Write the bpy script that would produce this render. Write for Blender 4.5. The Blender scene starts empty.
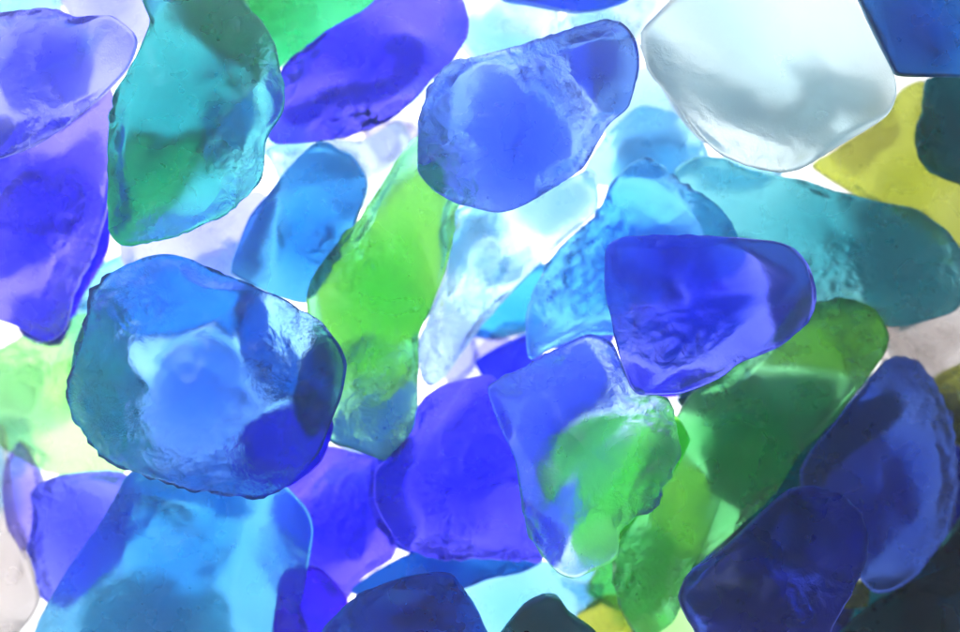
import bpy, math, random
import numpy as np
from mathutils import Vector, noise

C = bpy.context.scene.collection
S = bpy.context.scene

# ---------------------------------------------------------------- camera, world, lamps, exposure
W, H = 960.0, 632.0
FRAME = 0.12                      # metres across the frame at the focus plane
LENS, SENSOR = 100.0, 36.0
FOCUS_Z = 0.040
DIST = FRAME * LENS / SENSOR
CAM_Z = FOCUS_Z + DIST

cam_d = bpy.data.cameras.new('camera')
cam_d.lens = LENS; cam_d.sensor_width = SENSOR
cam_d.clip_start = 0.01; cam_d.clip_end = 20
cam_d.dof.use_dof = True
cam_d.dof.focus_distance = DIST
cam_d.dof.aperture_fstop = 12
cam = bpy.data.objects.new('camera', cam_d)
cam.location = (0, 0, CAM_Z)
C.objects.link(cam)
S.camera = cam

w = bpy.data.worlds.new('World'); S.world = w; w.use_nodes = True
bg = w.node_tree.nodes['Background']
bg.inputs[0].default_value = (0.55, 0.72, 1.0, 1); bg.inputs[1].default_value = 0.15

S.view_settings.view_transform = 'Standard'
S.view_settings.look = 'None'
S.view_settings.exposure = 0.0
S.view_settings.gamma = 1.0
S.view_settings.use_curve_mapping = False

S.render.engine = 'CYCLES'
cy = S.cycles
cy.max_bounces = 28; cy.transmission_bounces = 26; cy.diffuse_bounces = 8; cy.glossy_bounces = 8
cy.transparent_max_bounces = 16; cy.volume_bounces = 1
cy.caustics_refractive = True; cy.caustics_reflective = True
cy.sample_clamp_indirect = 6.0
cy.use_denoising = True
cy.blur_glossy = 0.0

LAMP_W, LAMP_SIZE, LAMP_AT = 0.38, 0.12, (-0.016, 0.012, -0.06)
DENS = 3.0
TINT = 0.2
# soft overhead lamp: the faint sheen on the frosted tops
ld = bpy.data.lights.new('softbox_lamp', 'AREA'); ld.energy = 1.0; ld.size = 0.14; ld.color = (0.85, 0.93, 1.0)
lo = bpy.data.objects.new('softbox_lamp', ld); lo.location = (-0.22, 0.26, 0.42)
lo.rotation_euler = (Vector((0, 0, 0.03)) - lo.location).to_track_quat('-Z', 'Y').to_euler()
C.objects.link(lo)

# the lamp under the opal sheet of the light table
ud = bpy.data.lights.new('backlight_lamp', 'AREA'); ud.shape = 'DISK'; ud.size = LAMP_SIZE; ud.energy = LAMP_W; ud.color = (1, .985, .97)
uo = bpy.data.objects.new('backlight_lamp', ud); uo.location = LAMP_AT; uo.rotation_euler = (math.pi, 0, 0)
C.objects.link(uo)

# ---------------------------------------------------------------- the light table
def mat_table():
    """white acrylic sheet that spreads the light of the lamp below it"""
    m = bpy.data.materials.new('opal_acrylic'); m.use_nodes = True
    nt = m.node_tree; nt.nodes.clear()
    o = nt.nodes.new('ShaderNodeOutputMaterial'); e = nt.nodes.new('ShaderNodeBsdfTranslucent')
    d = nt.nodes.new('ShaderNodeBsdfDiffuse'); mx = nt.nodes.new('ShaderNodeMixShader')
    e.inputs[0].default_value = (.97, .97, .97, 1); d.inputs[0].default_value = (.9, .9, .9, 1); mx.inputs[0].default_value = .25
    nt.links.new(e.outputs[0], mx.inputs[1]); nt.links.new(d.outputs[0], mx.inputs[2])
    nt.links.new(mx.outputs[0], o.inputs[0])
    return m

def mesh_obj(name, verts, faces, mat, smooth=True):
    me = bpy.data.meshes.new(name)
    me.from_pydata(verts, [], faces)
    me.materials.append(mat)
    if smooth: me.polygons.foreach_set('use_smooth', [True] * len(me.polygons))
    me.update()
    o = bpy.data.objects.new(name, me); C.objects.link(o)
    return o

def build_table():
    r = 0.16
    pts = []
    for cx, cy_, a0 in ((1, 1, 0), (-1, 1, 90), (-1, -1, 180), (1, -1, 270)):
        for k in range(7):
            a = math.radians(a0 + 15 * k)
            pts.append((cx * (r - .01) + .01 * math.cos(a), cy_ * (r * .8 - .01) + .01 * math.sin(a)))
    o = mesh_obj('light_table', [(x, y, 0) for x, y in pts], [list(range(len(pts)))], mat_table(), False)
    o['kind'] = 'structure'
build_table()

# ---------------------------------------------------------------- glass
def glass(name, T, rough=0.28, ior=1.36, milk=0.20, grain=1.0, chips=1.0, seed=0.0):
    """frosted tumbled glass: T is the colour that 10 mm of it lets through"""
    m = bpy.data.materials.new(name); m.use_nodes = True
    nt = m.node_tree; N = nt.nodes; L = nt.links; N.clear()
    out = N.new('ShaderNodeOutputMaterial')
    tc = N.new('ShaderNodeTexCoord')
    mp = N.new('ShaderNodeMapping'); mp.inputs['Location'].default_value = (seed, seed * .7, seed * 1.3)
    L.new(tc.outputs['Object'], mp.inputs['Vector'])
    def nz(scale, detail, rgh=.55, dist=0.0, ty='FBM'):
        n = N.new('ShaderNodeTexNoise'); n.noise_type = ty
        n.inputs['Scale'].default_value = scale; n.inputs['Detail'].default_value = detail
        n.inputs['Roughness'].default_value = rgh; n.inputs['Distortion'].default_value = dist
        L.new(mp.outputs[0], n.inputs['Vector']); return n
    def math_(op, a, b):
        n = N.new('ShaderNodeMath'); n.operation = op
        for i, q in enumerate((a, b)):
            if isinstance(q, (int, float)): n.inputs[i].default_value = q
            else: L.new(q, n.inputs[i])
        return n.outputs[0]
    mask = N.new('ShaderNodeAttribute'); mask.attribute_name = 'chipping'
    fine = nz(2600, 3, .7)
    pit = nz(520, 5, .62, .6)
    ridge = nz(300, 4, .55, 1.6, 'RIDGED_MULTIFRACTAL')
    hgt = math_('ADD', math_('ADD', math_('MULTIPLY', fine.outputs[0], 0.050 * grain), math_('MULTIPLY', ridge.outputs[0], .035 * chips)),
                math_('MULTIPLY', mask.outputs['Fac'],
                      math_('ADD', math_('MULTIPLY', pit.outputs[0], .70 * chips), math_('MULTIPLY', ridge.outputs[0], .20 * chips))))
    bp = N.new('ShaderNodeBump'); bp.inputs['Strength'].default_value = 1.0; bp.inputs['Distance'].default_value = 0.0009
    L.new(hgt, bp.inputs['Height'])
    rr = N.new('ShaderNodeMapRange'); rr.inputs[1].default_value = .3; rr.inputs[2].default_value = .7
    rr.inputs[3].default_value = rough * .75; rr.inputs[4].default_value = rough * 1.3
    L.new(nz(180, 3).outputs[0], rr.inputs[0])
    g = N.new('ShaderNodeBsdfGlass'); g.distribution = 'GGX'
    tint = [t ** TINT for t in T]; g.inputs['Color'].default_value = (*tint, 1); g.inputs['IOR'].default_value = ior
    L.new(rr.outputs[0], g.inputs['Roughness']); L.new(bp.outputs[0], g.inputs['Normal'])
    tr = N.new('ShaderNodeBsdfTranslucent'); tr.inputs[0].default_value = (*[.97 * t for t in tint], 1)
    L.new(bp.outputs[0], tr.inputs['Normal'])
    mx = N.new('ShaderNodeMixShader'); mx.inputs[0].default_value = milk
    df = N.new('ShaderNodeBsdfDiffuse'); df.inputs[0].default_value = (*[.35 + .6 * t for t in tint], 1)
    L.new(bp.outputs[0], df.inputs['Normal'])
    m2 = N.new('ShaderNodeMixShader'); m2.inputs[0].default_value = .28        # part of the frost throws light back
    L.new(tr.outputs[0], m2.inputs[1]); L.new(df.outputs[0], m2.inputs[2])
    L.new(g.outputs[0], mx.inputs[1]); L.new(m2.outputs[0], mx.inputs[2])
    L.new(mx.outputs[0], out.inputs['Surface'])
    sig = [-math.log(max(t, 1e-4)) / 0.010 for t in T]
    d = max(sig) + 1e-6
    va = N.new('ShaderNodeVolumeAbsorption')
    va.inputs['Color'].default_value = (1 - sig[0] / d, 1 - sig[1] / d, 1 - sig[2] / d, 1); va.inputs['Density'].default_value = d
    L.new(va.outputs[0], out.inputs['Volume'])
    return m

#          transmitted colour
KIND = {
    'cobalt':   dict(T=(.20, .25, .91)),
    'deep':     dict(T=(.20, .010, .84)),
    'navy':     dict(T=(.015, .05, .40)),
    'blue':     dict(T=(.10, .30, .82)),
    'lavender': dict(T=(.52, .54, .97), milk=.14),
    'violet':   dict(T=(.33, .27, .95), chips=1.8),
    'tealblue': dict(T=(.07, .36, .70)),
    'teal':     dict(T=(.06, .50, .55)),
    'darkteal': dict(T=(.01, .22, .26)),
    'aqua':     dict(T=(.22, .60, .90)),
    'paleaqua': dict(T=(.52, .79, .93)),
    'green':    dict(T=(.45, .77, .31), chips=1.8),
    'emerald':  dict(T=(.20, .66, .44)),
    'darkgreen': dict(T=(.10, .46, .10), chips=1.3),
    'olive':    dict(T=(.70, .74, .28)),
    'palegreen': dict(T=(.74, .97, .66)),
    'clear':    dict(T=(.72, .83, .92), milk=.16, chips=1.4),
    'blush':    dict(T=(.87, .84, .83), chips=1.8),
    'steel':    dict(T=(.12, .22, .66)),
    'grey':     dict(T=(.50, .60, .63)),
}
GROUP = {
    'cobalt': 'cobalt blue sea glass', 'deep': 'cobalt blue sea glass', 'navy': 'dark navy sea glass', 'blue': 'mid blue sea glass',
    'lavender': 'pale lavender sea glass', 'violet': 'pale lavender sea glass', 'tealblue': 'teal sea glass', 'teal': 'teal sea glass',
    'darkteal': 'teal sea glass', 'aqua': 'aqua sea glass', 'paleaqua': 'aqua sea glass', 'green': 'green sea glass',
    'emerald': 'green sea glass', 'darkgreen': 'green sea glass', 'olive': 'olive yellow sea glass', 'palegreen': 'green sea glass',
    'clear': 'clear frosted sea glass', 'blush': 'clear frosted sea glass', 'steel': 'mid blue sea glass', 'grey': 'clear frosted sea glass',
}

def resample(poly, n):
    """closed smooth curve through the points (Catmull-Rom), n points evenly spaced by length"""
    P = np.array(poly, float); k = len(P); out = []
    for i in range(k):
        p0, p1, p2, p3 = P[i - 1], P[i], P[(i + 1) % k], P[(i + 2) % k]
        for t in np.linspace(0, 1, 12, endpoint=False):
            out.append(.4 * (p1 + (p2 - p1) * t) + .3 * ((2 * p1) + (p2 - p0) * t + (2 * p0 - 5 * p1 + 4 * p2 - p3) * t * t + (3 * p1 - p0 - 3 * p2 + p3) * t ** 3))
    Q = np.array(out + out[:1]); s = np.r_[0, np.cumsum(np.hypot(*np.diff(Q, axis=0).T))]
    u = np.linspace(0, s[-1], n, endpoint=False)
    return np.c_[np.interp(u, s, Q[:, 0]), np.interp(u, s, Q[:, 1])]

count = [0]
def stone(kind, z, thick, poly, label, facets=(), nf=(4, 4), lump=1.0, seg=144, rings=56, edge=.36, rnd=None, dens=1.0, low=False, **mk):
    """z: height of the middle (mm), thick: full thickness (mm); facets: (azimuth deg as seen, tilt deg, depth, side)"""
    count[0] += 1
    seed = rnd if rnd is not None else count[0] * 13 + 5
    R = random.Random(seed)
    z = z * .001 + (LIFT if not low else 0); h = thick * .0005
    s = FRAME / W * (CAM_Z - z) / DIST
    q = resample(poly, seg)
    q = np.c_[(q[:, 0] - W / 2) * s, -(q[:, 1] - H / 2) * s]
    # centroid of the area
    x0, y0 = q.T; x1, y1 = np.roll(q, -1, 0).T; cr = x0 * y1 - x1 * y0; A = cr.sum() / 2
    c = np.array([((x0 + x1) * cr).sum(), ((y0 + y1) * cr).sum()]) / (6 * A)
    if A < 0: q = q[::-1]
    d = q - c
    rad = math.sqrt(abs(A) / math.pi)
    half = rings // 2
    rr = np.sin(np.linspace(0, math.pi / 2, half + 1)[1:]) # even steps from the middle of a face to the rim
    rr = .35 * np.linspace(0, 1, half + 1)[1:] + .65 * rr
    up = ((1 - rr ** (2 / edge)).clip(0) ** .5) ** .85
    cs = np.r_[rr, rr[:-1][::-1]]; sn = np.r_[-up, up[:-1][::-1]]
    rings = len(cs) + 1
    ang = np.arctan2(d[:, 1], d[:, 0])
    cov = np.cov(d.T); el = []                             # the middle of a face follows an ellipse, the rim the outline
    for a_ in ang:
        u = np.array([math.cos(a_), math.sin(a_)]); el.append(u / math.sqrt(u @ np.linalg.inv(cov * 2) @ u))
    el = np.array(el)
    t_ = np.clip((cs - .25) / .7, 0, 1); t_ = t_ * t_ * (3 - 2 * t_)
    XY = (d[None] * t_[:, None, None] + el[None] * (1 - t_)[:, None, None]) * cs[:, None, None]   # ring, seg, 2
    Z = np.repeat((h * sn)[:, None], seg, 1)
    X = np.concatenate([XY[..., 0].ravel(), [0, 0]]); Y = np.concatenate([XY[..., 1].ravel(), [0, 0]])
    Zf = np.concatenate([Z.ravel(), [-h, h]])
    far = np.hypot(*d.T).max()
    # facets: planes that shave the top and the underside
    fl = list(facets)
    for side, cnt in ((1, nf[0]), (-1, nf[1])):
        a = R.uniform(0, 360)
        for k in range(cnt):
            fl.append((a + k * 360 / cnt + R.uniform(-35, 35), R.uniform(14, 32), R.uniform(.35, .72), side))
    for q_, (az, tilt, dep, side) in enumerate(fl):
        az = math.radians(az); tt = math.tan(math.radians(tilt))
        gx, gy = math.cos(az) * tt, math.sin(az) * tt       # the plane falls towards az
        lim = h * dep * 1.25 - (X * gx + Y * gy)
        lim = np.maximum(lim, h * (.06 if q_ < len(facets) else .22))
        k = h * .08
        e = side * Zf - lim
        Zf = np.where(side * Zf > 0, side * (side * Zf - k * np.logaddexp(0, e / k)), Zf)
    # lumps and dents
    V = np.c_[X, Y, Zf]
    nrm = np.c_[X / far ** 2, Y / far ** 2, Zf / (h * h)]
    nrm /= np.linalg.norm(nrm, axis=1)[:, None] + 1e-9
    off = Vector((seed * 1.37, seed * .71, seed * 2.3))
    disp = np.empty(len(V)); chip = np.empty(len(V)); rim = np.r_[np.repeat(np.clip((cs - .72) / .2, 0, 1), seg), 0, 0]; wa = R.uniform(0, 6.28); wx, wy = math.cos(wa), math.sin(wa)
    for i, v in enumerate(V):
        p = Vector(v)
        a = noise.noise(p * 95 + off)
        b = noise.noise(p * 230 + off)
        c3 = noise.noise(p * 620 + off)
        m_ = max(0.0, noise.noise(p * 110 - off) - .18 + .30 * rim[i]) * 1.2; chip[i] = min(1.0, m_ * 3.2)
        rip = math.sin((p.x * wx + p.y * wy) * 5200 + noise.noise(p * 260 + off) * 5)
        disp[i] = (a * .0012 + b * .00034 + c3 * .00010 - abs(noise.noise(p * 120 - off * 2)) * .0009
                   + m_ * (abs(noise.noise(p * 420 + off)) * .0034 - .0006 + noise.noise(p * 1100 + off) * .0008 + rip * .00030))
    nrm[:, :2] *= .4                                       # the outline stays, the faces buckle
    disp[V[:, 2] < 0] *= .45                               # the underside is the smoother one
    V += nrm * (disp * lump * min(1.0, rad / .012))[:, None]
    nr = rings - 1
    F = []
    for r_ in range(nr - 1):
        for i in range(seg):
            j = (i + 1) % seg
            F.append((r_ * seg + i, r_ * seg + j, (r_ + 1) * seg + j, (r_ + 1) * seg + i))
    bot, top = nr * seg, nr * seg + 1
    for i in range(seg):
        j = (i + 1) % seg
        F.append((bot, j, i)); F.append((top, (nr - 1) * seg + i, (nr - 1) * seg + j))
    kw = dict(KIND[kind]); kw.update(mk)
    kw['T'] = tuple(t ** (dens * DENS) for t in kw['T'])
    o = mesh_obj('glass_stone', [tuple(v) for v in V], F, glass('glass_' + kind, seed=seed * .013, **kw))
    o.location = (c[0], c[1], z)
    at = o.data.attributes.new('chipping', 'FLOAT', 'POINT'); at.data.foreach_set('value', chip.astype(np.float32))
    o['kind'] = 'thing'; o['label'] = label; o['category'] = 'sea glass'; o['group'] = GROUP[kind]
    return o

# ================================================================ bottom layer (lies on the lit table)
M_, U_ = 20, 33
LIFT = 0.006                     # the lowest chips lie under everything else
stone('lavender', 6, 8, [(58, -25), (150, -25), (155, 20), (140, 45), (110, 40), (70, 20)],
      'small lavender chip behind the top left corner stone')
stone('paleaqua', 6, 8, [(-25, -25), (55, -25), (62, 15), (40, 40), (-25, 35)],
      'pale aqua glass piece showing in the extreme top left corner')
stone('clear', 6, 9, [(470, -25), (545, -25), (560, 30), (520, 60), (480, 62), (460, 30)],
      'clear glass piece at the top edge beside the deep violet blue stone')
stone('clear', 6, 9, [(560, -20), (660, -25), (690, 30), (640, 60), (580, 40)],
      'clear glass piece at the top edge left of the big colourless stone')
stone('lavender', 6, 9, [(120, 232), (180, 200), (262, 190), (280, 225), (262, 270), (200, 285), (130, 275)],
      'pale lavender glass lying below the tip of the long teal green stone')
stone('clear', 6, 8, [(265, 150), (310, 135), (360, 140), (400, 120), (415, 150), (395, 185), (350, 215), (300, 205)],
      'white frosted glass lying in the bright gap left of the lime stone')
stone('paleaqua', 7, 10, [(580, 180), (600, 140), (640, 105), (690, 120), (712, 165), (680, 185), (630, 190)],
      'pale aqua glass showing under the left corner of the big colourless stone')
stone('olive', 8, 13, [(812, 168), (835, 150), (880, 120), (900, 90), (925, 80), (935, 130), (950, 165), (985, 195), (985, 250), (935, 240), (880, 210)],
      'yellow olive glass behind the colourless stone at the right')
stone('blush', 8, 12, [(880, 330), (915, 318), (960, 300), (985, 330), (985, 380), (940, 395), (900, 370)],
      'milky beige glass at the right edge below the teal stone')
stone('olive', 8, 12, [(925, 385), (950, 365), (985, 360), (985, 450), (950, 440)],
      'small olive glass at the right edge above the steel blue stone', dens=1.3)
stone('palegreen', 8, 13, [(-25, 345), (0, 350), (22, 334), (42, 343), (78, 312), (110, 320), (130, 390), (125, 470), (63, 477), (42, 472), (18, 457), (-25, 425)],
      'pale green glass at the left edge beside the big teal blue stone', dens=1.4, facets=((200, 18, .5, 1),))
stone('blush', 8, 13, [(-25, 425), (4, 425), (9, 455), (15, 505), (34, 562), (41, 595), (30, 622), (0, 650), (-25, 640)],
      'rose tinted clear glass in the lower left corner')
stone('violet', 8, 12, [(20, 440), (40, 470), (48, 520), (36, 560), (10, 530), (4, 470)],
      'small clear violet chip between the rose glass and the lavender blue glass', dens=.45)
stone('lavender', 8, 12, [(475, 362), (500, 345), (532, 333), (545, 360), (520, 385), (490, 385)],
      'small blue violet chip in the bright centre gap', dens=2.2)
stone('violet', 9, 14, [(268, 505), (300, 475), (325, 445), (352, 450), (376, 455), (380, 470), (382, 500), (397, 540), (393, 560), (362, 582), (348, 600), (325, 592), (305, 565), (285, 540)],
      'crinkled violet glass at the bottom between the aqua slab and the cobalt stone', lump=1.8, chips=3)
stone('paleaqua', 8, 12, [(440, 585), (495, 572), (545, 560), (577, 580), (602, 584), (600, 602), (570, 620), (520, 650), (450, 650)],
      'pale aqua glass at the bottom between the two dark teal points')
stone('olive', 8, 12, [(570, 620), (604, 594), (636, 600), (660, 640), (640, 660), (570, 655)],
      'small yellow olive glass at the bottom edge')
stone('palegreen', 7, 11, [(585, 590), (615, 545), (650, 520), (672, 545), (660, 590), (625, 615)],
      'pale yellow green glass under the foot of the dark green stone', dens=2)
stone('emerald', 7, 12, [(225, -25), (385, -25), (375, 5), (330, 36), (287, 64), (255, 85), (205, 80), (180, 40), (190, -10)],
      'bright emerald glass at the top edge beside the long teal green stone', facets=((90, 10, .6, 1),), dens=1.25)
stone('darkteal', 8, 12, [(835, 650), (850, 622), (885, 595), (930, 575), (985, 560), (985, 660)],
      'dark teal glass in the lower right corner', dens=.7)
stone('darkteal', 6, 10, [(880, 585), (945, 540), (985, 480), (985, 575), (930, 600)],
      'dark green blue glass at the right edge under the steel blue stone')
stone('lavender', 23.5, 11, [(152, 400), (170, 368), (205, 355), (240, 366), (266, 388), (246, 420), (232, 478), (190, 486), (160, 458)],
      'pale lavender glass seen glowing through the big teal blue stone', dens=.3)
stone('deep', 24.5, 11.5, [(232, 446), (258, 408), (290, 402), (318, 392), (334, 425), (322, 462), (290, 486), (242, 480)],
      'deep violet glass showing as a dark patch through the big teal blue stone', dens=1.5)
stone('clear', 8, 11, [(110, 390), (200, 350), (300, 380), (310, 450), (240, 490), (140, 480)],
      'colourless glass at the bottom of the pile under the big teal blue stone')
stone('navy', 6, 9, [(700, 620), (760, 560), (830, 540), (860, 590), (830, 645), (730, 650)],
      'dark glass added to darken the dark navy stone in the lower right')  # added beneath to make the lower right darker
stone('teal', 6, 10, [(100, 600), (170, 565), (215, 590), (240, 650), (100, 655)],
      'teal glass seen through the bottom of the aqua slab', dens=.8)

# ================================================================ middle layer
stone('cobalt', M_, 14, [(-25, 170), (0, 160), (50, 128), (85, 100), (112, 88), (118, 150), (106, 215), (92, 260), (74, 292), (66, 328), (47, 343), (18, 327), (-25, 305)],
      'violet blue stone at the left edge under the pale lavender stone', facets=((30, 24, .45, 1), (200, 16, .6, 1)), chips=2, T=(.32, .28, .95), dens=.8)
stone('cobalt', M_, 10, [(262, 125), (272, 85), (287, 62), (320, 38), (368, 4), (400, -25), (455, -25), (466, 0), (471, 18), (467, 38), (450, 64), (433, 80), (417, 100), (388, 123), (352, 137), (312, 144), (272, 145)],
      'deep violet blue slab at the top left of centre', facets=((60, 22, .45, 1), (240, 14, .5, 1)), dens=1.05, T=(.20, .17, .93), lump=1.5)
stone('aqua', M_ - 2, 12, [(228, 275), (238, 238), (250, 214), (266, 194), (290, 165), (312, 145), (326, 143), (350, 157), (366, 178), (366, 195), (350, 240), (325, 285), (305, 305), (270, 296)],
      'light blue oblong stone left of the lime green stone', dens=1.15, T=(.26, .56, .80), facets=((150, 25, .4, 1),), lump=1.5)
stone('green', M_, 13, [(412, 140), (440, 122), (470, 150), (468, 190), (456, 212), (455, 232), (445, 274), (430, 308), (419, 338), (418, 378), (418, 415), (405, 445), (389, 461), (352, 449), (327, 441), (320, 400), (312, 350), (306, 300), (310, 280), (322, 261), (341, 240), (364, 210), (388, 173)],
      'long lime green stone in the centre left with a teal foot', facets=((20, 26, .45, 1), (200, 24, .5, 1), (275, 20, .5, 1)), dens=.8, T=(.36, .84, .52), lump=1.4)
stone('clear', M_ - 6, 12, [(455, 211), (500, 200), (560, 182), (592, 168), (600, 190), (597, 212), (560, 245), (520, 285), (480, 328), (444, 378), (428, 388), (419, 376), (418, 345), (427, 318), (446, 274)],
      'long colourless stone in the bright gap at the centre', facets=((60, 25, .4, 1), (230, 22, .4, 1)), chips=2, T=(.74, .88, .97), dens=1.3)
stone('aqua', M_, 14, [(597, 212), (612, 182), (634, 162), (652, 161), (684, 182), (717, 203), (734, 221), (740, 260), (715, 300), (640, 335), (583, 336), (541, 355), (528, 358), (526, 315), (537, 285), (563, 242)],
      'sky blue stone behind the four cornered cobalt stone', facets=((190, 22, .45, 1), (90, 20, .5, 1)), dens=.75, lump=1.5)
stone('teal', M_ - 4, 14, [(672, 170), (693, 155), (720, 157), (750, 170), (800, 178), (828, 188), (874, 200), (914, 207), (926, 215), (947, 231), (960, 249), (966, 285), (956, 309), (933, 319), (893, 329), (865, 312), (817, 310), (760, 300), (720, 260), (690, 205)],
      'large teal stone right of centre under the colourless stone', facets=((120, 10, .5, 1),), dens=.62, T=(.20, .57, .63))
stone('cobalt', M_, 14, [(375, 470), (390, 457), (412, 428), (418, 405), (430, 392), (447, 381), (477, 374), (494, 376), (506, 410), (524, 470), (538, 520), (544, 560), (505, 562), (460, 562), (420, 556), (400, 548), (385, 520), (376, 495)],
      'round cobalt stone at the bottom centre left of the pointed one', facets=((190, 18, .5, 1), (340, 14, .5, 1)), lump=1.5, dens=.95, T=(.22, .20, .92), chips=1.8)
stone('palegreen', M_ + 1, 10, [(566, 470), (580, 440), (620, 415), (662, 402), (690, 440), (660, 490), (628, 530), (604, 560), (578, 556), (563, 520)],
      'pale mint glass seen through the foot of the pointed blue stone', dens=1.6, T=(.58, .95, .46))
stone('green', M_ - 1, 14, [(640, 480), (668, 430), (690, 392), (720, 375), (765, 338), (800, 308), (820, 300), (847, 300), (871, 306), (884, 321), (890, 338), (885, 355), (870, 375), (847, 404), (832, 424), (806, 450), (773, 495), (722, 544), (690, 575), (672, 625), (640, 640), (618, 605), (612, 570), (620, 530)],
      'long dark green stone with a lime end at the lower right', facets=((35, 24, .45, 1), (135, 15, .5, 1)), T=(.34, .80, .44), dens=.92, chips=2.0, lump=1.5)
stone('aqua', M_, 16, [(35, 628), (43, 609), (67, 569), (97, 529), (117, 492), (132, 468), (200, 455), (270, 470), (305, 505), (314, 530), (308, 580), (300, 612), (296, 655), (40, 655)],
      'large aqua blue slab at the bottom left below the big teal blue stone', dens=.85, T=(.22, .58, .84), facets=((160, 20, .55, 1),))
stone('lavender', M_ - 6, 12, [(33, 492), (40, 484), (63, 475), (117, 472), (140, 490), (130, 560), (70, 610), (42, 597), (36, 570), (30, 549), (34, 519)],
      'lavender blue glass left of the large aqua slab', dens=1.5)
stone('steel', M_ - 2, 14, [(800, 470), (832, 422), (872, 375), (888, 358), (917, 358), (944, 393), (954, 424), (958, 488), (950, 529), (940, 545), (917, 575), (893, 592), (872, 592), (845, 560), (810, 520)],
      'steel blue stone at the right edge above the navy stone', facets=((0, 25, .4, 1), (250, 18, .5, 1)), dens=.8)
stone('deep', M_ - 2, 12, [(277, 592), (282, 573), (297, 566), (322, 570), (347, 598), (348, 625), (335, 655), (275, 655)],
      'deep violet blue glass at the bottom edge beside the aqua slab')
stone('tealblue', M_ - 6, 9, [(352, 592), (370, 575), (403, 556), (440, 548), (507, 548), (540, 562), (520, 573), (493, 578), (460, 590), (400, 610)],
      'dark blue sliver added as shade under the round cobalt stone', dens=1.5)  # dark piece added for the shaded bottom of the cobalt stone
stone('darkteal', M_ - 2, 12, [(926, 79), (960, 72), (990, 80), (990, 192), (960, 185), (930, 172), (918, 157), (916, 131), (923, 110)],
      'dark teal green glass at the right edge under the dark blue corner stone', dens=.8)
stone('blue', M_, 12, [(490, -30), (635, -30), (628, 0), (605, 9), (575, 13), (530, 6), (500, 0)],
      'mid blue sliver at the top edge left of the big colourless stone')

# ================================================================ top layer
stone('lavender', U_, 13, [(-28, 15), (0, 13), (30, 10), (58, 9), (76, 19), (95, 16), (113, 16), (134, 33), (137, 47), (128, 70), (100, 100), (50, 137), (0, 160), (-28, 155)],
      'pale lavender stone in the top left corner', facets=((310, 22, .5, 1), (130, 16, .5, 1)), dens=1.05)
stone('teal', U_, 14, [(143, 0), (142, -28), (220, -32), (245, 4), (263, 20), (277, 43), (286, 90), (284, 113), (266, 142), (263, 178), (232, 210), (200, 225), (173, 238), (130, 247), (116, 243), (107, 230), (107, 205), (108, 160), (113, 110), (124, 80), (138, 57), (151, 22)],
      'long teal green stone at the top left with a pale lower facet', facets=((318, 38, .4, 1), (180, 18, .6, 1), (60, 22, .6, 1)), nf=(1, 4), dens=.8, T=(.17, .58, .62))
stone('blue', U_, 14, [(440, 75), (446, 67), (460, 60), (493, 52), (527, 43), (553, 35), (580, 25), (607, 19), (623, 23), (636, 40), (641, 67), (631, 106), (611, 123), (597, 143), (583, 167), (563, 183), (537, 200), (512, 211), (495, 214), (463, 206), (446, 200), (430, 190), (417, 173), (416, 147), (418, 123), (427, 97)],
      'blue lavender stone at the top centre above the lime stone', facets=((0, 34, .5, 1), (250, 22, .6, 1), (100, 30, .55, 1)), nf=(1, 4), dens=.68, chips=1.8, T=(.26, .42, .88))
stone('clear', U_, 16, [(640, 33), (655, 15), (674, -4), (700, -28), (840, -28), (857, 0), (873, 33), (895, 77), (897, 97), (887, 118), (840, 147), (803, 168), (780, 173), (750, 168), (720, 155), (700, 137), (680, 110), (647, 70)],
      'big colourless frosted stone at the top right', facets=((230, 26, .62, 1), (40, 22, .6, 1)), nf=(0, 3), dens=1.0, chips=.5, rough=.34, T=(.82, .90, .92), lump=.45)
stone('navy', U_, 14, [(858, 0), (845, -28), (990, -30), (990, 80), (960, 78), (923, 77), (901, 76), (893, 71), (874, 32)],
      'dark blue stone in the top right corner', dens=.6, T=(.03, .22, .58), milk=.12)
stone('cobalt', U_ + 1, 14, [(603, 252), (609, 241), (626, 234), (667, 234), (723, 236), (773, 241), (793, 248), (807, 264), (815, 288), (815, 308), (807, 324), (780, 346), (740, 365), (720, 381), (683, 394), (657, 396), (638, 395), (629, 386), (620, 361), (610, 321), (603, 291)],
      'four cornered cobalt stone right of centre on top of the pile', facets=((305, 34, .45, 1), (60, 26, .55, 1), (190, 28, .6, 1)), nf=(1, 4), T=(.20, .24, .90), dens=.72, rough=.2)
stone('tealblue', U_, 11, [(92, 298), (98, 282), (113, 268), (140, 259), (167, 255), (187, 258), (207, 268), (240, 281), (287, 298), (303, 310), (321, 319), (340, 344), (347, 364), (345, 391), (333, 422), (317, 455), (293, 485), (267, 498), (233, 496), (187, 489), (150, 479), (123, 470), (97, 455), (80, 435), (69, 415), (65, 391), (72, 364), (83, 331)],
      'big rounded teal blue stone at the left on top of the pile', facets=((120, 30, .55, 1), (20, 30, .5, 1), (200, 32, .6, 1), (275, 34, .55, 1)), nf=(1, 4), dens=.6, T=(.20, .46, .86), milk=.13, rough=.20)
stone('lavender', U_ - 1, 14, [(491, 384), (527, 364), (553, 351), (588, 335), (612, 345), (632, 385), (664, 398), (676, 416), (681, 449), (677, 463), (654, 499), (640, 512), (620, 532), (618, 560), (584, 577), (573, 580), (560, 575), (547, 562), (533, 542), (522, 512), (520, 489), (513, 455), (502, 429), (489, 394)],
      'pointed blue stone with a green tinted foot at the bottom centre', facets=((325, 34, .45, 1), (165, 26, .55, 1), (80, 26, .55, 1)), nf=(1, 4), dens=.85, T=(.56, .74, .90))
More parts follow.
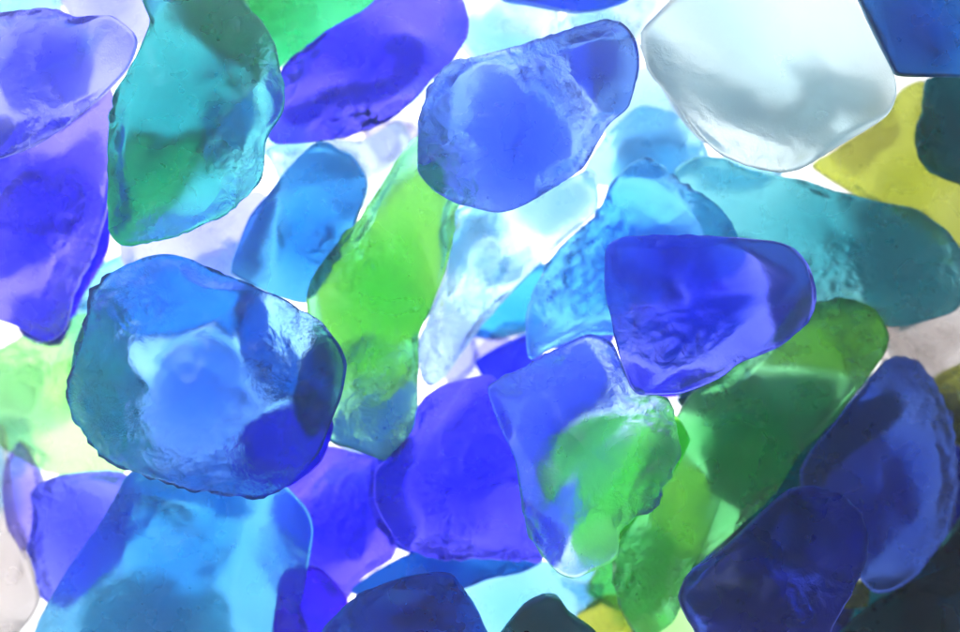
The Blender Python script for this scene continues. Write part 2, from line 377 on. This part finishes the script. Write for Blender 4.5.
stone('navy', U_ - 1, 14, [(680, 595), (692, 572), (727, 545), (770, 505), (790, 488), (813, 484), (840, 492), (860, 512), (867, 535), (863, 562), (847, 595), (833, 622), (815, 655), (715, 655), (690, 625), (682, 609)],
      'dark navy stone at the lower right on top of the dark green stone', T=(.08, .15, .80), dens=.55, milk=.07)
stone('tealblue', U_ - 2, 13, [(315, 640), (340, 609), (363, 592), (400, 579), (433, 572), (453, 574), (467, 592), (480, 612), (492, 645), (480, 660), (330, 660)],
      'dark teal blue stone with a peaked top at the bottom edge', dens=1.5)
stone('darkteal', U_ - 3, 12, [(495, 640), (523, 605), (543, 594), (557, 595), (570, 612), (595, 630), (610, 655), (500, 658)],
      'small dark teal pointed stone at the bottom edge', dens=.8)

# ================================================================ chips lower in the pile, several added to make dark patches in the stones above
def low(kind, poly, label, dens=1.0, thick=8, z=None, **k):
    return stone(kind, thick / 2 + .6 if z is None else z, thick, poly, label, nf=(2, 0), seg=72, rings=30, low=True, dens=dens, **k)
low('teal', [(74, 345), (98, 295), (125, 300), (132, 345), (150, 390), (140, 436), (170, 482), (120, 464), (84, 432), (72, 390)], 'teal chip glimpsed through the left end of the big teal blue stone', .5, z=29, thick=8)
low('tealblue', [(240, 285), (268, 296), (272, 330), (296, 372), (318, 392), (300, 405), (262, 385), (238, 345)], 'dark sliver added to darken the upper right of the big teal blue stone', .8, z=30, thick=7)
low('tealblue', [(308, 325), (334, 350), (334, 410), (312, 440), (296, 420), (290, 375)], 'dark chip added to darken the right rim of the big teal blue stone', 1.3, z=30)
low('aqua', [(120, 275), (170, 262), (240, 285), (262, 310), (225, 345), (150, 345), (110, 320)], 'aqua chip glimpsed through the top of the big teal blue stone', .8, z=27)
low('navy', [(600, 240), (690, 232), (705, 250), (655, 282), (640, 330), (612, 330)], 'dark chip added to darken the left of the four cornered cobalt stone', 0.3)
low('tealblue', [(712, 236), (762, 240), (815, 285), (808, 330), (765, 345), (742, 312), (722, 285)], 'teal blue chip glimpsed through the right of the four cornered cobalt stone', 1.4)
low('deep', [(650, 345), (700, 350), (720, 385), (650, 400), (632, 375)], 'violet chip glimpsed through the foot of the four cornered cobalt stone', .8)
low('darkteal', [(676, 400), (735, 372), (790, 378), (832, 376), (836, 404), (805, 450), (752, 512), (712, 500), (720, 440)], 'dark teal chip added to darken the middle of the long dark green stone', 1.0, z=14, thick=9, T=(.02, .42, .40))
low('emerald', [(163, 0), (180, -25), (240, -15), (258, 35), (266, 78), (250, 88), (226, 84), (198, 68), (175, 40)], 'dark green chip glimpsed through the top of the long teal green stone', 0.6, z=28, T=(.08, .60, .34))
low('tealblue', [(195, 85), (240, 92), (258, 110), (240, 140), (205, 160), (188, 130)], 'teal chip glimpsed through the middle of the long teal green stone', 0.5, z=26)
low('emerald', [(112, 238), (109, 195), (118, 160), (150, 128), (200, 120), (205, 160), (170, 212), (132, 245)], 'green chip glimpsed through the lower half of the long teal green stone', .55, z=29, T=(.25, .75, .36))
low('deep', [(280, 108), (335, 80), (400, 38), (425, 55), (398, 92), (340, 118), (290, 128)], 'deep violet streak glimpsed through the slab at the top left of centre', 2.0, z=17, thick=9)
low('deep', [(88, 200), (112, 190), (108, 250), (80, 300), (60, 345), (20, 335), (15, 300), (55, 290), (78, 250)], 'dark blue chip added to darken the foot of the left edge violet blue stone', 1.1, z=14)
low('cobalt', [(-25, 165), (30, 165), (40, 205), (25, 250), (-25, 270)], 'blue chip glimpsed through the left edge violet blue stone', 1.2, z=11)
low('cobalt', [(478, 92), (530, 102), (545, 125), (535, 165), (505, 200), (470, 195), (478, 140)], 'cobalt chip glimpsed through the middle of the blue lavender stone', 0.2, z=25)
low('blue', [(535, 50), (600, 30), (618, 70), (590, 112), (545, 100)], 'blue chip glimpsed through the upper right of the blue lavender stone', 0.8, z=24)
low('grey', [(655, 25), (690, 40), (740, 68), (790, 92), (860, 88), (862, 122), (800, 122), (740, 102), (690, 80), (652, 60)], 'grey chip added as a band of shade in the big colourless stone', 0.45, z=27)  # added chip: the stone's shaded band made from grey glass
low('grey', [(640, 45), (668, 50), (700, 110), (730, 150), (700, 140), (672, 105)], 'grey sliver added to darken the left rim of the big colourless stone', 0.5, z=27)
low('teal', [(838, 198), (915, 208), (955, 255), (960, 300), (915, 325), (860, 312), (835, 260)], 'teal chip glimpsed through the right of the large teal stone', 0.8, z=9)
low('cobalt', [(535, 340), (560, 310), (615, 315), (612, 345), (560, 352)], 'cobalt chip glimpsed through the foot of the sky blue stone', .8)
low('tealblue', [(262, 210), (285, 180), (300, 185), (285, 235), (262, 285), (240, 275)], 'teal chip glimpsed through the left of the light blue oblong stone', 1.2, z=11)
low('blue', [(375, 460), (405, 425), (425, 450), (415, 510), (425, 556), (390, 545), (376, 500)], 'blue chip glimpsed through the left of the round cobalt stone', 1.4, z=12)
low('tealblue', [(110, 520), (135, 470), (190, 480), (250, 500), (215, 525), (160, 530), (130, 560)], 'teal blue chip glimpsed through the top of the aqua slab', 0.5, z=11)
low('navy', [(800, 470), (850, 440), (885, 470), (880, 520), (860, 545), (820, 510)], 'dark chip added to darken the left of the steel blue stone', 0.4)
low('navy', [(690, 560), (740, 530), (800, 495), (830, 520), (800, 570), (740, 610), (700, 610)], 'dark chip added to darken the dark navy stone', 0.5)
low('navy', [(-25, 120), (20, 118), (60, 120), (20, 150), (-25, 165)], 'dark sliver added to darken the lower rim of the pale lavender stone', 0.35, z=27)
low('lavender', [(20, 60), (60, 40), (85, 60), (70, 100), (30, 100)], 'lavender chip glimpsed through the pale lavender stone', 0.5, z=27)
low('steel', [(920, 560), (985, 520), (985, 640), (900, 640)], 'dark blue chip added to darken the lower right corner glass', 0.3)
low('paleaqua', [(486, 300), (540, 262), (562, 280), (545, 325), (500, 340), (470, 335)], 'pale blue chip under the lower end of the long colourless stone', 2.0)
low('grey', [(430, 300), (470, 230), (490, 240), (455, 320), (428, 345)], 'grey sliver under the left side of the long colourless stone', .8)
low('blush', [(330, 140), (380, 120), (415, 125), (395, 165), (345, 190)], 'faint rosy chip in the bright gap left of the lime stone', .8)
low('olive', [(785, 330), (805, 306), (850, 303), (884, 318), (886, 345), (862, 376), (800, 370), (760, 364)], 'yellow chip glimpsed through the lime end of the long dark green stone', 0.8, z=15)
low('olive', [(640, 490), (680, 440), (712, 470), (715, 520), (690, 560), (650, 610), (622, 560)], 'yellow chip glimpsed through the lower end of the long dark green stone', 0.8, z=14)
# ================================================================ pale frosted pieces that fill the bright gaps
def pale(kind, x, y, rx, ry, ang, label, dens=1.0, z=5, thick=8):
    R = random.Random(int(x * 7 + y)); n = R.choice((6, 7, 8)); P = []
    for k in range(n):
        a = 6.283 * (k + R.uniform(-.3, .3)) / n; q = R.uniform(.85, 1.15)
        u, v = rx * math.cos(a) * q, ry * math.sin(a) * q
        P.append((x + u * math.cos(ang) - v * math.sin(ang), y + u * math.sin(ang) + v * math.cos(ang)))
    return stone(kind, z, thick, P, label, nf=(4, 2), seg=80, rings=36, low=True, dens=dens, chips=2.0)
pale('paleaqua', 500, 45, 62, 34, .3, 'pale aqua glass in the gap above the blue lavender stone')
pale('clear', 640, 118, 40, 55, .2, 'colourless glass in the gap right of the blue lavender stone', 1.6)
pale('paleaqua', 655, 165, 48, 26, -.3, 'pale aqua glass above the sky blue stone', 1.2)
pale('lavender', 395, 140, 34, 26, .5, 'pale lavender glass in the gap below the deep violet blue slab', .35)
pale('clear', 318, 170, 46, 26, .2, 'colourless glass right of the light blue oblong stone', 1.6)
pale('paleaqua', 475, 235, 34, 52, .5, 'pale aqua glass in the gap right of the lime green stone')
pale('clear', 556, 205, 44, 30, -.5, 'colourless glass in the gap below the blue lavender stone', 2.0)
pale('lavender', 448, 352, 30, 38, .3, 'pale lavender glass in the gap above the round cobalt stone', .4)
pale('blush', 512, 345, 36, 26, -.3, 'rose white glass in the centre gap above the pointed blue stone', 1.2)
pale('paleaqua', 105, 285, 36, 22, -.8, 'pale aqua glass in the gap above the big teal blue stone')
pale('clear', 235, 265, 56, 22, -.1, 'colourless glass in the gap below the long teal green stone', 1.6)
pale('paleaqua', 348, 490, 34, 42, .2, 'pale blue glass in the gap below the foot of the lime stone', .8)
pale('blush', 900, 345, 40, 26, 0, 'rose white glass in the gap below the large teal stone', 1.2)
pale('blush', 862, 140, 42, 30, -.6, 'cream white glass between the colourless stone and the olive glass', 1.3)
pale('paleaqua', 0, 470, 34, 60, .1, 'pale aqua glass at the left edge below the pale green glass')
pale('paleaqua', 600, 580, 40, 30, .2, 'pale aqua glass under the tip of the pointed blue stone', 1.2)
stone('cobalt', M_ + .5, 12, [(496, 388), (530, 366), (560, 352), (598, 345), (626, 372), (612, 405), (578, 432), (564, 470), (562, 520), (556, 556), (540, 548), (528, 500), (516, 440)],
      'violet blue glass seen through the upper left of the pointed blue stone', dens=.75)
low('olive', [(322, 300), (345, 250), (385, 195), (420, 165), (448, 190), (450, 235), (436, 285), (416, 335), (385, 362), (335, 390), (318, 350)], 'yellow chip glimpsed through the upper part of the long lime green stone', 0.75, z=14, thick=9)
low('blue', [(335, 432), (332, 408), (372, 378), (414, 350), (414, 412), (402, 440), (386, 454)], 'blue chip glimpsed through the teal foot of the long lime green stone', .9, z=14, thick=9)
# dark pieces added to darken the gaps at the lower right
low('darkteal', [(690, 585), (755, 505), (825, 425), (878, 368), (905, 398), (850, 480), (775, 565), (720, 610)], 'dark teal glass added to darken the gap between the dark green and steel blue stones', .8, z=8, thick=10)
low('darkteal', [(840, 640), (850, 590), (880, 575), (930, 585), (950, 655)], 'dark teal glass added to darken the gap below the steel blue stone', 0.5, z=9, thick=10)
low('navy', [(935, 385), (985, 420), (985, 560), (940, 560), (955, 480)], 'dark blue glass added to darken the right edge beside the steel blue stone', .7, z=9, thick=10)
low('emerald', [(680, 385), (735, 372), (760, 395), (720, 415), (685, 412)], 'green glass in the gap below the four cornered cobalt stone', 1.2, z=10)
low('olive', [(838, 606), (850, 584), (868, 580), (866, 606)], 'tiny olive yellow chip between the navy stone and the steel blue stone', .8, z=18, thick=6)
pale('paleaqua', 590, 28, 44, 22, -.2, 'pale aqua glass in the gap left of the big colourless stone', .8)
pale('clear', 425, 75, 40, 40, .4, 'colourless glass between the deep violet slab and the blue lavender stone', 1.2)
pale('paleaqua', 285, 140, 30, 22, .2, 'pale aqua glass in the gap below the deep violet blue slab end', .8)
pale('clear', 20, 395, 50, 40, .4, 'colourless glass below the pale green glass at the left edge', .9)
pale('lavender', 395, 480, 30, 44, .1, 'pale lavender glass between the crinkled violet glass and the round cobalt stone', .5)
pale('paleaqua', 735, 175, 50, 24, .1, 'pale aqua glass under the lower corner of the big colourless stone', .9)
low('emerald', [(419, 118), (446, 120), (466, 152), (458, 200), (432, 190), (420, 165)], 'emerald chip glimpsed through the left end of the blue lavender stone', .6, z=27)
low('clear', [(588, 45), (634, 40), (638, 78), (605, 125), (590, 100)], 'colourless chip glimpsed through the right end of the blue lavender stone', 1.0, z=27)
low('violet', [(30, 180), (95, 130), (108, 175), (90, 215), (45, 230)], 'violet chip glimpsed through the top of the left edge violet blue stone', .6, z=14)
low('violet', [(330, 505), (358, 490), (372, 520), (352, 560), (332, 545)], 'dark violet splinter glimpsed through the crinkled violet glass', 1.6, z=6)
pale('lavender', 300, 545, 40, 50, .2, 'pale lavender glass under the right edge of the large aqua slab', .5)
pale('lavender', 480, 360, 46, 30, -.3, 'faint lavender glass at the lower end of the long colourless stone', .5)
pale('palegreen', 660, 620, 50, 30, .2, 'pale green glass at the bottom edge under the long dark green stone', 1.2)
pale('paleaqua', 95, 330, 30, 40, .2, 'pale aqua glass under the upper left rim of the big teal blue stone', .8)
# ================================================================ thin scattering volume added to imitate bloom over the lit table
BLOOM_DENSITY = 0.19
def bloom_haze():
    x, y, z0, z1 = .32, .28, -.10, CAM_Z + .05
    v = [(a * x, b * y, c) for c in (z0, z1) for a, b in ((-1, -1), (1, -1), (1, 1), (-1, 1))]
    f = [(3, 2, 1, 0), (4, 5, 6, 7), (0, 1, 5, 4), (1, 2, 6, 5), (2, 3, 7, 6), (3, 0, 4, 7)]
    m = bpy.data.materials.new('bloom_volume'); m.use_nodes = True; nt = m.node_tree; nt.nodes.clear()
    o = nt.nodes.new('ShaderNodeOutputMaterial'); p = nt.nodes.new('ShaderNodeVolumePrincipled')
    p.inputs['Color'].default_value = (.93, .96, 1, 1); p.inputs['Density'].default_value = BLOOM_DENSITY; p.inputs['Anisotropy'].default_value = .92
    nt.links.new(p.outputs[0], o.inputs['Volume'])
    h = mesh_obj('bloom_haze', v, f, m, False); h['kind'] = 'stuff'
bloom_haze()
